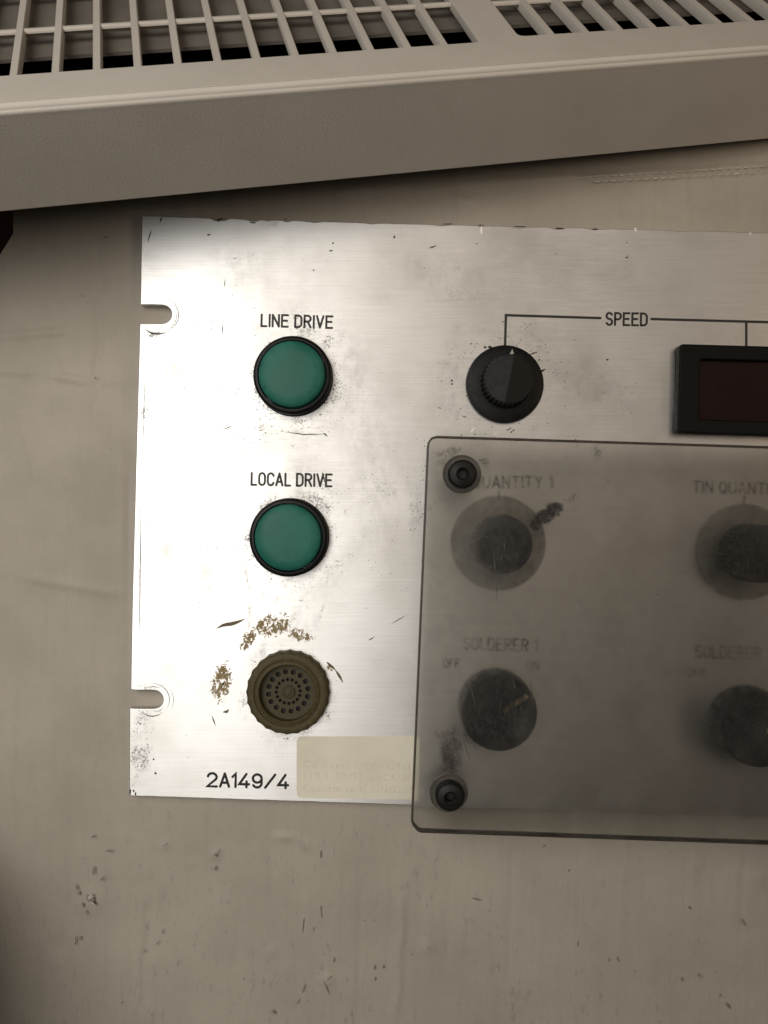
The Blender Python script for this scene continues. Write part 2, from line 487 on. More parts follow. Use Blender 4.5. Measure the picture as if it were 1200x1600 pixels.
M = {
 'panel': mat_panel(), 'card': mat_cardboard(), 'plastic': mat_plastic(), 'acrylic': mat_acrylic(),
 'acrylic_edge': simple("sawn_acrylic_edge", (.060, .050, .038), .5, .35, 500),
 'ink': simple("black_engraving_paint", (.012, .011, .010), .5, .2),
 'faded': worn("worn_engraving_paint", (.035, .032, .028), .55),
 'ghost': worn("mostly_gone_engraving_paint", (.075, .07, .062), .41),
 'black': simple("black_gloss_plastic", (.005, .005, .005), .42, .2, 500, dust=.015, spec=.25),
 'dial': simple("grey_dial_plastic", (.15, .142, .128), .5, .2, 300, dust=.2),
 'knob': simple("black_knob_plastic", (.007, .007, .007), .48, .2, 500, dust=.03, spec=.22),
 'bezel': simple("black_matt_plastic", (.005, .006, .005), .55, .2, 500, bump=.15, dust=.0, spec=.12),
 'olive': simple("olive_drab_connector", (.082, .066, .030), .58, .16, 700, bump=.1, dust=.05, spec=.3),
 'insert': simple("olive_grey_insert", (.074, .062, .034), .6, .12, 700, spec=.3),
 'hole': simple("dark_contact_bore", (.010, .009, .008), .7, .1),
 'steel': simple("blackened_bolt_steel", (.011, .010, .009), .5, .3, 900, dust=.03, spec=.3),
 'washer': simple("grubby_clear_washer", (.085, .078, .066), .4, .15, 900),
 'screen': simple("dark_red_display_window", (.012, .0022, .0020), .3, .12, 60, spec=.12),
 'pointer': simple("white_pointer_paint", (.42, .40, .37), .5, .15),
 'needle': simple("yellowed_pointer_paint", (.75, .56, .26), .5, .15),
 'label_text': simple("faded_typewriter_ink", (.77, .72, .59), .7, .1, 400),
 'dark': simple("dark_inner_plastic", (.012, .011, .010), .8, .1),
 'flange': simple("grey_flange_plastic", (.30, .275, .24), .6, .1, 60),
 'shelf': simple("grey_inner_plastic", (.18, .16, .137), .6, .12, 60),
 'fleck': simple("black_flecks", (.022, .019, .016), .7, .4),
 'umber': simple("brown_scrape", (.15, .115, .065), .6, .3, 900),
 'pale': simple("bright_scratch", (.75, .73, .70), .3, .05, metallic=.8),
 'floor': simple("dark_red_brown_floor", (.012, .004, .003), .95, .3, 40, spec=.05),
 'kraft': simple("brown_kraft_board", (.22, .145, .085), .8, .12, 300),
 'cardmark': simple("grey_scuffs", (.22, .19, .16), .8, .3, 600),
 'perf': simple("bare_paper_fibre", (.66, .62, .56), .7, .1, 600),
}
def mat_sticker():
    t = NT("yellowed_paper_label")
    n1 = t.noise(t.pos, 70, 5, .6)
    sp = t.noise(t.scaled(900, 1500), 1.0, 3, .6)
    c = t.mixc(t.rng(n1, .3, .7), (.88, .835, .70), (.81, .76, .62))
    c = t.mixc(t.rng(sp, .72, .80, 0, .6), c, (.22, .18, .12))
    return t.done(t.bsdf(Base_Color=c, Roughness=.55, Specular_IOR_Level=.35))
def mat_skirt():
    t = NT("clear_dial_skirt")
    see = t.n('ShaderNodeBsdfTransparent'); see.inputs[0].default_value = (.8, .79, .76, 1)
    n1 = t.noise(t.pos, 260, 5, .65)
    pl = t.bsdf(Base_Color=t.mixc(t.rng(n1, .3, .7), (.09, .085, .078), (.22, .21, .19)), Roughness=.5)
    return t.done(t.mixs(t.rng(n1, .3, .7, .16, .50), see.outputs[0], pl))
M['skirt'] = mat_skirt()
M['sticker'] = mat_sticker()
def mat_cap():
    t = NT("green_lens_plastic")
    n1 = t.noise(t.pos, 75, 6, .62)
    sp = t.noise(t.pos, 420, 3, .5)
    c = t.mixc(t.rng(n1, .3, .75), (.013, .128, .094), (.034, .190, .146))
    c = t.mixc(t.rng(sp, .66, .74, 0, .7), c, (.008, .072, .052))
    return t.done(t.bsdf(Base_Color=c, Roughness=t.rng(n1, .3, .7, .42, .58), Specular_IOR_Level=.3))
M['cap'] = mat_cap()

# ------------------------------------------------------------------ the setting: floor and cardboard box
ZF = -0.135
bm = bmesh.new()
bmesh.ops.create_grid(bm, x_segments=1, y_segments=1, size=1.6)
link("floor", to_mesh(bm, "floor"), M['floor'], None, (0, 0, ZF), kind='structure')

def build_cardboard():
    # outline of the box top; its far edge runs under the plastic housing
    back = lambda x: 0.1195 + (x + .1475) * (0.1465 - 0.1195) / (.147 + .1475)
    x0, x1, y0 = -0.2, 0.30, -0.25
    xs = np.concatenate([np.arange(x0, .16, .0011), np.arange(.16, x1 + .001, .01)])
    nu = len(xs); nv = 340
    ts = np.linspace(0, 1, nv)
    def left(y):             # the far left corner is torn off
        pyy = 800 - y / CZ * F
        e = np.where(pyy < 366, 21 + 0 * pyy, np.where(pyy < 378, 20 - (pyy - 366) * .55, 13 - (pyy - 378) * .62))
        return np.maximum((e - 600) / F * CZ, x0)
    X = np.repeat(xs[:, None], nv, 1)
    Y = np.zeros_like(X)
    for k in range(4):
        B = back(X)
        Y = y0 + (B - y0) * ts[None, :]
        Lf = left(Y)
        X = Lf + (xs[:, None] - x0) * (x1 - Lf) / (x1 - x0)
    Z = np.zeros_like(X)
    rng = np.random.default_rng(3)
    def ridge(pa, pb, h, w, wob=0.0):
        nonlocal Z
        a, b = np.array(P(*pa)[:2]), np.array(P(*pb)[:2])
        d = b - a; L = np.hypot(*d); d /= L
        s = (X - a[0]) * d[0] + (Y - a[1]) * d[1]
        r = (X - a[0]) * -d[1] + (Y - a[1]) * d[0] + wob * np.sin(s * 300)
        end = np.clip(np.minimum(s, L - s) / .006, 0, 1)
        Z += 1.8 * h * np.exp(-(r / (w * .8)) ** 2) * end
    def dent(p, h, w, wy=None):
        nonlocal Z
        c = P(*p)
        Z += h * np.exp(-((X - c.x) / w) ** 2 - ((Y - c.y) / (wy or w)) ** 2)
    ridge((-30, 528), (118, 516), .00045, .0018)
    ridge((-30, 578), (70, 583), .0004, .0016)
    ridge((70, 583), (150, 600), .0005, .0016)
    ridge((150, 600), (205, 590), .0003, .0016)
    ridge((156, 380), (152, 640), -.0003, .0014, .0008)
    ridge((30, 900), (200, 930), .00035, .0022)
    ridge((30, 640), (60, 760), .0003, .0020)
    ridge((420, 1306), (470, 1308), .0005, .0018)
    ridge((465, 1308), (492, 1330), .0006, .0016)
    ridge((520, 300), (1230, 258), .0007, .0016)
    ridge((700, 310), (760, 318), .0004, .002)
    ridge((630, 1390), (618, 1600), .00035, .0016, .0004)
    ridge((232, 1400), (222, 1590), -.0004, .0014, .0004)
    for k in range(26):      # corrugation showing faintly through the liner
        x = 60 + k * 46 + rng.uniform(-6, 6)
        y = rng.uniform(1290, 1400)
        ridge((x, y), (x - 8, y + rng.uniform(90, 260)), rng.uniform(-.00016, .00012), .0015)
    for p, h, w in (((143, 1408), .0007, .0050), ((336, 1336), .0008, .0018), ((256, 1322), .0006, .0014), ((298, 1350), .0004, .0015), ((512, 1530), .0008, .0022),
                    ((424, 1484), .0006, .0018), ((668, 1478), .0006, .0026), ((90, 1480), -.0005, .004), ((600, 1345), -.0005, .012), ((1185, 1372), .0006, .0035),
                    ((1090, 1348), .0004, .003), ((680, 292), .0006, .002), ((1080, 330), .0005, .006), ((300, 1560), -.0005, .01), ((900, 1500), .0005, .015)):
        dent(p, h, w)
    gx = rng.normal(size=(40, 12)); 
    for k in range(24):
        fx, fy, ph = rng.normal(0, 45), rng.normal(0, 45), rng.uniform(0, 6.28)
        Z += .00010 * np.sin(X * fx + Y * fy + ph)
    # keep the board flat where the panel lies on it
    px = X / CZ * F + 600; py = 800 - Y / CZ * F
    inside = np.clip((px - 195) / 12, 0, 1) * np.clip((1256 - py) / 12, 0, 1) * np.clip((py - 330) / 12, 0, 1)
    Z = np.where(inside > 0, np.minimum(Z, 0) * (1 - inside) - .0002 * inside + Z * 0, Z)
    Z = np.minimum(Z, .0009)
    n = nu * nv
    co = np.stack([X, Y, Z], -1).reshape(-1, 3)
    idx = np.arange(n).reshape(nu, nv)
    q = np.stack([idx[:-1, :-1], idx[1:, :-1], idx[1:, 1:], idx[:-1, 1:]], -1)
    q = q.reshape(-1, 4)
    me = bpy.data.meshes.new("cardboard_box")
    me.from_pydata(co.tolist(), [], q.tolist())
    me.shade_smooth()
    bm = bmesh.new(); bm.from_mesh(me)
    loose = [v for v in bm.verts if not v.link_faces]
    bmesh.ops.delete(bm, geom=loose, context='VERTS')
    edge = [e for e in bm.edges if e.is_boundary]
    ret = bmesh.ops.extrude_edge_only(bm, edges=edge)
    for v in [g for g in ret['geom'] if isinstance(g, bmesh.types.BMVert)]:
        v.co.z = ZF
        v.co.x = .06 + (v.co.x - .06) * .84
        v.co.y = -.03 + (v.co.y + .03) * .80
    bm.to_mesh(me); bm.free()
    me.set_sharp_from_angle(angle=R(50))
    return me
box = link("cardboard_box", build_cardboard(), M['card'], None, (0, 0, 0),
           label="scuff-marked white cardboard box lying under the metal control panel", cat="cardboard box")
# unseen board added left of the view to shade the lower-left corner
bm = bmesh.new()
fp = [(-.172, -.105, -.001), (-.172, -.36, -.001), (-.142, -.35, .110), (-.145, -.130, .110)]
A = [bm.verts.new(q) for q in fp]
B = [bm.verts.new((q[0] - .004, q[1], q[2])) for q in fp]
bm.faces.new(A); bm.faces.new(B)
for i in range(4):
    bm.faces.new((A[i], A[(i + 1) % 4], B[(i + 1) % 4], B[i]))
link("shade_board", to_mesh(bm, "shade_board"), M['kraft'], box)
# perforated tear line, two rows of dashes
bm = bmesh.new()
for (xa, ya, xb, yb, n) in ((905, 278, 1290, 254, 30), (930, 284, 1290, 263.5, 28)):
    for k in range(n):
        t0 = (k + random.uniform(-.1, .1)) / n; t1 = t0 + random.uniform(.45, .62) / n
        z = .0010
        a, b = P(xa + (xb - xa) * t0, ya + (yb - ya) * t0, z), P(xa + (xb - xa) * t1, ya + (yb - ya) * t1, z)
        d = (b - a).normalized(); nn = Vector((-d.y, d.x, 0)) * S(random.uniform(.6, 1.1))
        vs = [bm.verts.new(q) for q in (a - nn, b - nn, b + nn, a + nn)]
        top = [bm.verts.new((a + (b - a) * f) + Vector((0, 0, .00022))) for f in (.2, .8)]
        bm.faces.new((vs[0], vs[1], top[1], top[0])); bm.faces.new((vs[2], vs[3], top[0], top[1]))
        bm.faces.new((vs[1], vs[2], top[1])); bm.faces.new((vs[3], vs[0], top[0]))
link("perforation", to_mesh(bm, "perforation"), M['perf'], box, kind='stuff')
# torn spots: lifted paper with a dark hole below
bm = bmesh.new()
zc = .00105
def card_mark(px, py, r, elong, ang, n=8): 
    p = P(px, py, zc); flake(bm, p.x, p.y, zc + random.uniform(0, .00003), S(r), elong, R(ang), n)
for (px, py, r, e, a) in ((144, 1406, 4.2, 1.7, -65), (137, 1404, 1.5, 3.5, -60), (123, 1396, 2.4, 1.3, 20), (119, 1386, 1.1, 5, -70), (129, 1414, 1.8, 2.2, -60), (135, 1426, .9, 6, -70),
                          (125.5, 1466, 1.7, 1.8, 80), (337, 1336, 2.6, 1.6, -40), (337, 1357, 1.6, 2.5, 85), (146, 1360, 1.6, 4.5, 85), (158, 1374, 1.6, 2.5, 70), (118, 1470, 1.0, 8, 85),
                          (170, 1330, .8, 8, 0), (145, 1307, 1.4, 3, 20), (428, 1582, 2.0, 1.8, -50), (474, 1546, 1.4, 5, 65), (466, 1565, 1.0, 6, 60), (501, 1336, 1.3, 5, 85), (510, 1543, 1.0, 10, -70),
                          (502, 1425, 1.1, 9, -85), (474, 1446, 1.1, 10, 85), (490, 1452, .9, 6, 80), (745, 1405, 1.3, 8, -16), (522, 1500, .9, 5, 85), (586, 1512, 1.3, 3, 80), (599, 1511, 1.5, 2.2, 80), (586, 1530, .9, 5, 85),
                          (850, 1322, 1.5, 3, 25), (889, 1360, 1.8, 1.8, 45), (1078, 1419, 1.3, 2.4, -50), (1162, 1442, 1.6, 4, -60), (1066, 1531, 1.6, 2, -60), (1093, 1524, 1.8, 1.5, -50), (1138, 1572, 1.8, 3.2, -55), (1126, 1556, 1.5, 1.6, -20),
                          (966, 1500, .9, 6, -70), (903, 1475, .8, 8, 85), (952, 1500, .9, 4, 80), (909, 1519, 1.0, 1, 0), (992, 1517, 1.0, 1, 0), (1091, 1470, 1.0, 1, 0), (1118, 1518, 1.1, 1, 0), (1033, 1597, 1.0, 1, 0), (783, 1464, 1.0, 1, 0), (644, 1491, .9, 1, 0), (569, 1439, 1.0, 1, 0), (585, 1438, .9, 1, 0),
                          (449, 1530, .9, 1, 0), (365, 1567, .9, 1, 0), (381, 1530, 1.0, 1, 0), (395, 1524, .9, 1, 0), (765, 1424, .8, 1, 0), (165, 370, 1.8, 1.4, 20), (128, 462, 1.0, 1, 0), (149, 590, 1.5, 1.6, 70), (254, 1456, .9, 5, 85), (247, 1473, .8, 6, 40), (225, 1487, 1.4, 2, 30), (190, 1567, 1.0, 2, 50)):
    card_mark(px, py, r, e, a)
for k in range(30):
    px, py = random.uniform(20, 1190), random.uniform(1330, 1590)
    if px < 640 or py > 1335:
        card_mark(px, py, random.uniform(.3, .6), random.uniform(1, 3), random.uniform(60, 100), 6)
link("scuff_marks", flat_mesh(bm, "scuff_marks"), M['cardmark'], box, kind='stuff')
bm = bmesh.new()
for (px, py, w, h, a) in ((142, 1401, 5, 3.5, 25), (146, 1411, 4.5, 2.5, -40), (340, 1331, 4.5, 2.2, 30), (514, 1528, 5, 2, 40), (258, 1320, 3, 1.2, 30)):
    c = P(px, py, zc + .0001)
    ca, sa = math.cos(R(a)), math.sin(R(a))
    q = [(-w, -h, 0), (w, -h * .6, .0001), (w * .8, h, .0009), (-w * .7, h * .8, .0007)]
    bm.faces.new([bm.verts.new((c.x + S(x * ca - y * sa), c.y + S(x * sa + y * ca), c.z + dz)) for x, y, dz in q])
link("torn_paper", to_mesh(bm, "torn_paper"), M['perf'], box, kind='stuff')

# ------------------------------------------------------------------ plastic vent housing behind the panel
HU = Vector((0.97624683, 0.15462123, -0.15177091))      # along the housing
HV = Vector((-0.21568437, 0.76000875, -0.61307989))     # up the grille, away from the panel
HN = Vector((0.02055205, 0.63125191, 0.77530551))       # out of the grille
HO = Vector((-0.12353423, 0.11708537, 0.07458914))
HM = Matrix(((HU.x, HV.x, HN.x, 0), (HU.y, HV.y, HN.y, 0), (HU.z, HV.z, HN.z, 0), (0, 0, 0, 1)))
house = link("vent_housing", None, None, None, HO, label="off-white plastic housing with a slotted grille top, lying above the panel", cat="vent housing")
house.rotation_euler = HM.to_euler()
def hpart(name, me, mat, loc=(0, 0, 0), parent=house, **kw):
    o = bpy.data.objects.new(name, me)
    COL.objects.link(o)
    o.parent = parent
    o.location = loc
    for m in (mat if isinstance(mat, list) else [mat]):
        if m.name not in [q.name for q in me.materials]: me.materials.append(m)
    for k, v in kw.items(): o[k] = v
    return o
U0, U1, FH = -0.075, 0.345, 0.0317
# front wall with its beaded shoulder, extruded along u
def front_shell():
    prof = [(.0024, -FH - .0), (.0003, -FH), (.0, -FH + .0004), (.0, -.0022), (-.0004, -.0016), (-.0005, -.0009), (-.0002, -.0003), (.0004, -.0001), (.0009, -.0003), (.0011, -.0006),
            (.0038, -.0006), (.0041, -.0003), (.0044, .0001), (.0049, .0001), (.0053, -.0001), (.0060, -.0002), (.0060, -.0030), (.0026, -.0060), (.0024, -FH)]
    bm = bmesh.new()
    N = 24
    rows = []
    for k in range(N + 1):
        u = U0 + (U1 - U0) * k / N
        rows.append([bm.verts.new((u, v, n)) for v, n in prof[:-1]])
    m = len(prof) - 1
    for a, b in zip(rows, rows[1:]):
        for i in range(m):
            bm.faces.new((a[i], a[(i + 1) % m], b[(i + 1) % m], b[i]))
    bm.faces.new(rows[0]); bm.faces.new(rows[-1])
    return to_mesh(bm, "front_wall", 62)
hpart("front_wall", front_shell(), M['plastic'])
VG0, VC, VMAX = 0.0243, 0.0618, 0.150
S1 = (-0.060, 0.1652); S2 = (0.1803, 0.335)
op1 = rounded([(S1[0], VG0), (S1[1], VG0 - .0002), (S1[1] + .0005, VMAX), (S1[0], VMAX)], [.001, .0016, .002, .002])
op2 = rounded([(S2[0], VG0 + .0022), (S2[1], VG0 + .0005), (S2[1], VMAX), (S2[0], VMAX)], [.0028, .002, .002, .002])
top = solid("grille_frame", [[(U0, .0060), (U1, .0060), (U1, .165), (U0, .165)], op1, op2], -.0034, -.0002, .0003, 2, 50)
hpart("grille_frame", top, M['plastic'])
def bar_mesh(v0, v1, w, d):
    bm = bmesh.new()
    c = .0004
    prof = [(-w / 2 + .0002, -d), (-w / 2, -c), (-w / 2 + c * .8, 0.0), (0, 0.0), (w / 2 - c * .8, 0.0), (w / 2, -c), (w / 2 - .0002, -d)]
    A = [bm.verts.new((x, v0, n)) for x, n in prof]; B = [bm.verts.new((x, v1, n)) for x, n in prof]
    for i in range(len(prof)):
        j = (i + 1) % len(prof)
        bm.faces.new((A[i], A[j], B[j], B[i]))
    bm.faces.new(A); bm.faces.new(B)
    return to_mesh(bm, "grille_bar", 50)
bm1 = bar_mesh(VG0 - .0006, VMAX + .0006, .0027, .0036)
for k in range(-5, 12):
    hpart("grille_bar", bm1, M['plastic'], (.01248 + .01279 * k, 0, -.0005))
for k in range(0, 12):
    u = .1926 + .01279 * k
    if u < S2[1] - .004:
        hpart("grille_bar", bm1, M['plastic'], (u, .0008, -.0005))
# cross rails between the bars: one short piece per slot, built as one rail per row
def rail_mesh(u0, u1, w, d):
    bm = bmesh.new()
    c = .0005
    prof = [(-w / 2, -d), (-w / 2, -c), (-w / 2 + c, 0), (w / 2 - c, 0), (w / 2, -c), (w / 2, -d)]
    A = [bm.verts.new((u0, v, n)) for v, n in prof]; B = [bm.verts.new((u1, v, n)) for v, n in prof]
    for i in range(len(prof)):
        j = (i + 1) % len(prof)
        bm.faces.new((A[i], A[j], B[j], B[i]))
    bm.faces.new(A); bm.faces.new(B)
    return to_mesh(bm, "grille_rail", 50)
r1 = rail_mesh(S1[0] - .0005, S1[1] + .0008, .0024, .0012)
for v in (VC, VC + .037, VC + .074):
    hpart("grille_rail", r1, M['plastic'], (0, v, -.0009))
r2 = rail_mesh(S2[0] - .0005, S2[1] + .0005, .0024, .0012)
for v in (VC, VC + .037, VC + .074):
    hpart("grille_rail", r2, M['plastic'], (0, v - .002, -.0009))
# inner baffle sheet, side walls and the dark inside
def slab(name, a, b):
    bm = bmesh.new()
    bmesh.ops.create_cube(bm, size=1)
    for v in bm.verts:
        v.co = Vector([(a[i] + b[i]) / 2 + v.co[i] * (b[i] - a[i]) for i in range(3)])
    return to_mesh(bm, name)
hpart("inner_baffle", slab("inner_baffle", (U0 + .004, .0520, -.0076), (U1 - .004, .163, -.0064)), M['shelf'])
for k in range(3):
    hpart("inner_flange", slab("inner_flange", (U0 + .004, VC + .0010 + .037 * k, -.0040), (U1 - .004, VC + .0022 + .037 * k, -.0022)), M['flange'])
hpart("inner_duct", slab("inner_duct", (U0 + .004, .010, -.030), (U1 - .004, .163, -.0285)), M['dark'])
hpart("end_wall", slab("end_wall", (U0, .0056, -FH), (U0 + .0025, .1648, -.0037)), M['plastic'])
hpart("end_wall", slab("end_wall", (U1 - .0025, .0056, -FH), (U1, .1648, -.0037)), M['plastic'])
hpart("rear_wall", slab("rear_wall", (U0 + .003, .1624, -.06), (U1 - .003, .1648, -.0037)), M['plastic'])

# ------------------------------------------------------------------ the control panel
panel = link("control_panel", None, None, None, P(700, 800, 0), label="scratched brushed aluminium control panel with green buttons, knob, display and a clear cover", cat="control panel")
def jag(xa, ya, xb, yb, n, amp, seed, chips=()):
    rr = random.Random(seed)
    out, w = [], 0.0
    for k in range(n + 1):
        t = k / n
        w = w * .6 + rr.uniform(-1, 1) * amp * .6
        x, y = xa + (xb - xa) * t, ya + (yb - ya) * t + w
        for cx, cw, cd in chips:
            y += cd * math.exp(-((x - cx) / cw) ** 2)
        out.append((x, y))
    return out
chips = ((341, 8, 5), (352, 4, 2.5), (396, 9, 3), (420, 4, 2), (448, 6, 2.5), (492, 9, 2.5), (580, 8, 1.5), (690, 10, 1.5), (752, 5, 2), (810, 12, 2.5), (873, 10, 3), (930, 12, 2), (1060, 10, 1.5))
top_edge = jag(226, 337, 560, 347.5, 110, .55, 3, chips) + jag(563, 347.8, 1210, 363.5, 200, .30, 4, chips)
top_edge = [(222, 336.5)] + top_edge + [(2150, 392)]
bot_edge = [(2130, 1302)] + jag(640, 1258, 206, 1243.5, 130, .30, 5)
slot_hi = [(218.6, 506)] + [(252, 506)] + [(252 + 16.5 * math.sin(R(a)), 491 + 15 * math.cos(R(a))) for a in range(12, 170, 14)] + [(250, 476), (236, 475.6), (219.5, 475.8)]
slot_lo = [(202.5, 1107), (212, 1107.5), (240, 1107.5)] + [(240 + 15 * math.sin(R(a)), 1093 + 14.5 * math.cos(R(a))) for a in range(12, 170, 14)] + [(236, 1078.3), (212, 1078.5), (205.5, 1077.5), (204.3, 1076)]
left_edge = [(202.2, 1243)] + [(202.3, 1180), (202.6, 1112), ] + slot_lo + [(206.5, 950), (211, 780), (215.5, 620)] + slot_hi + [(220.5, 400)]
outline_px = top_edge + bot_edge + left_edge
outline = [tuple(P(x, y, ZP)[:2]) for x, y in outline_px]
plate = solid("face_plate", [outline], .0004, ZP, .00022, 1, 30)
uv = plate.uv_layers.new(name="brush")
cs, sn = math.cos(R(-1.4)), math.sin(R(-1.4))
for lp in plate.loops:
    c = plate.vertices[lp.vertex_index].co
    uv.data[lp.index].uv = (c.x * cs + c.y * sn, -c.x * sn + c.y * cs)
link("face_plate", plate, M['panel'], panel)

def letters(text, x0, y0, x1, y1, cap, st, z=ZP, mat='ink', **kw):
    link("lettering", text_mesh(text, x0, y0, x1, y1, cap, st, z, **kw), M[mat], panel)
letters("LINE DRIVE", 408.5, 509.5, 519, 512.5, 18, 3.4)
letters("LOCAL DRIVE", 393, 757.5, 518, 760, 18.5, 3.4)
letters("SPEED", 947.5, 507.5, 1010.5, 508.5, 18.5, 3.4)
letters("2A149/4", 324, 1228.5, 450, 1231.5, 20.5, 3.9, gap=.6, space=.22)
letters("TIN QUANTITY 1", 697, 762, 862, 762, 17, 2.8, mat='faded')
letters("TIN QUANTITY 2", 1081, 769, 1250, 774, 17, 2.8, mat='faded')
letters("SOLDERER 1", 724, 1013, 838, 1017, 18, 2.8, mat='ghost')
letters("OFF", 693, 1041, 717, 1042, 12, 2.2, mat='ghost')
letters("ON", 823, 1044, 840, 1044.5, 12, 2.2, mat='ghost')
letters("SOLDERER 2", 1085, 1026, 1206, 1030, 18, 2.8, mat='ghost')
letters("OFF", 1072, 1055, 1100, 1056, 12, 2.2, mat='ghost')
letters("ON", 1198, 1059, 1216, 1060, 12, 2.2, mat='ghost')
# printed bracket and dial ticks
def lines(name, segs, w, mat='ink', z=ZP):
    bm = bmesh.new()
    for i, s in enumerate(segs):
        ribbon(bm, [P(x, y, z) for x, y in s], S(w, z), z + 2.5e-5 + 2e-6 * (i % 5))
    link(name, flat_mesh(bm, name), M[mat], panel)
lines("printed_bracket", [[(789, 545), (790.5, 492.5), (938, 497)], [(1018, 498.5), (1240, 504.5)], [(1166, 503), (1166, 545)]], 4.0)
lines("dial_tick", [[(779, 768), (778.5, 780)]], 3, 'faded')
lines("dial_tick", [[(1161, 776), (1159.5, 788)]], 3, 'faded')

# two push buttons: black bezel with a green lens cap
def bezel_mesh():
    r = S(61.5, ZP + .007)
    prof = [(r + .0002, 0), (r + .0002, .0012), (r, .0014), (r, .0062), (r - .0004, .0070), (r - .0009, .0073), (r - .0017, .0073), (r - .00195, .0070), (r - .00195, .0040)]
    return to_mesh(lathe(prof, 96, cap=False), "push_button", 50)
def cap_mesh():
    r = S(52.6, ZP + .008)
    f = S(49.4, ZP + .0098)
    prof = [(r, .0012), (r, .0072), (r - .0003, .0080), (f + .0004, .0091)]
    for k in range(6):
        a = R(k * 15)
        prof.append((f - .0002 - .0008 * math.sin(a) + .0006, .0091 + .0007 * math.sin(a)))
    prof += [(f * .7, .0101), (f * .35, .01025), (.0005, .0103)]
    return to_mesh(lathe(prof, 96), "button_cap", 60)
bz, cp = bezel_mesh(), cap_mesh()
for c, lab in ((P(456.5, 585.5, ZP + .007), "green push button below the words LINE DRIVE"), (P(450.5, 840, ZP + .007), "green push button below the words LOCAL DRIVE")):
    loc = (c.x, c.y, ZP)
    b = link("push_button", bz, M['black'], panel, loc, label=lab)
    link("button_cap", cp, M['cap'], b, loc)

# knobs
def knob_skirt(r, h):
    prof = [(r, 0), (r, h * .45), (r - .0003, h * .7), (r * .82, h), (r * .6, h * 1.05), (.002, h * 1.05)]
    return to_mesh(lathe(prof, 96), "knob", 40)
def knob_top(r0, r1, z0, z1, nub=36, slope=.10, tilt=0.0):
    segs = nub * 4
    bm = bmesh.new()
    def ring(r, z, dep):
        out = []
        for i in range(segs):
            a = 2 * math.pi * i / segs
            rr = r - dep * (.5 + .5 * math.cos(a * nub))
            out.append(bm.verts.new((rr * math.cos(a), rr * math.sin(a), z)))
        return out
    rings = [ring(r0, z0, .0007), ring(r0 * .985, z0 + (z1 - z0) * .5, .0007), ring(r1 * 1.03, z1 - .0022, .0005), ring(r1, z1 - .0012, 0)]
    for a, b in zip(rings, rings[1:]):
        for i in range(segs):
            j = (i + 1) % segs
            bm.faces.new((a[i], a[j], b[j], b[i]))
    # two sloping facets meet in a ridge that points at the scale
    t = rings[-1]
    for v in t:
        v.co.z = z1 - slope * abs(v.co.x)
    q, h = segs // 4, segs // 2
    bm.faces.new([t[(q + i) % segs] for i in range(h + 1)])
    bm.faces.new([t[(q + h + i) % segs] for i in range(h + 1)])
    return to_mesh(bm, "knob_cap", 28)
def triangle(pts, z0, z1, name):
    return solid(name, [pts], z0, z1, 0, 1, 0)
c = C_SPEED
k = link("knob", knob_skirt(S(61, ZP + .002), .0030), M['knob'], panel, (c.x, c.y, ZP), label="black speed knob with a white arrow, in the open above the cover")
kc = link("knob_cap", knob_top(.0096, .0087, .0029, .0140, 34, .20), M['knob'], k, (c.x, c.y, ZP))
kc.rotation_euler = (0, 0, R(-11))
zt = ZP + .0034
tri = [P(800.5, 545, zt), P(796.5, 553.5, zt), P(803.0, 553.0, zt)]
link("arrow", triangle([tuple((q - c)[:2]) for q in tri], .00300, .00335, "arrow"), M['pointer'], k, (c.x, c.y, ZP))
for (px, py, rs, rc, lab) in ((777, 848, 74, 45, "blurred black knob under the clear cover below QUANTITY 1"), (1158, 862, 75, 45, "blurred black knob under the clear cover below TIN QUANTITY")):
    c = P(px, py, ZP)
    k = link("knob", knob_skirt(S(rs, ZP + .003), .0035), M['skirt'], panel, (c.x, c.y, ZP), label=lab)
    kc = link("knob_cap", knob_top(S(rc + 2, .018), S(rc, .018), .0030, .0155, 36, .03), M['knob'], k, (c.x, c.y, ZP))
for (px, py, rs, ang, lab) in ((772, 1100, 61, -55, "black rotary switch with a yellowed pointer line under the clear cover"), (1160, 1125, 60, -85, "black rotary switch under the clear cover below SOLDERER")):
    c = P(px, py, ZP)
    r = S(rs, ZP + .013)
    prof = [(r, 0), (r, .0110), (r - .0006, .0135), (r * .86, .0147), (r * .5, .0150), (.001, .0150)]
    k = link("knob", to_mesh(lathe(prof, 80, lambda a, rr, z: rr - (.0005 * (.5 + .5 * math.cos(a * 32)) if rr > .010 and z < .012 else 0)), "knob", 40), M['knob'], panel, (c.x, c.y, ZP), label=lab)
    a = R(90 + ang)
    d, n = Vector((math.cos(a), math.sin(a))), Vector((-math.sin(a), math.cos(a)))
    w = .00075
    pts = [tuple(d * s + n * q) for s, q in ((r * .12, -w), (r * .84, -w), (r * .84, w), (r * .12, w))]
    link("pointer_line", triangle(pts, .0148, .01535, "pointer_line"), M['needle'], k, (c.x, c.y, ZP))

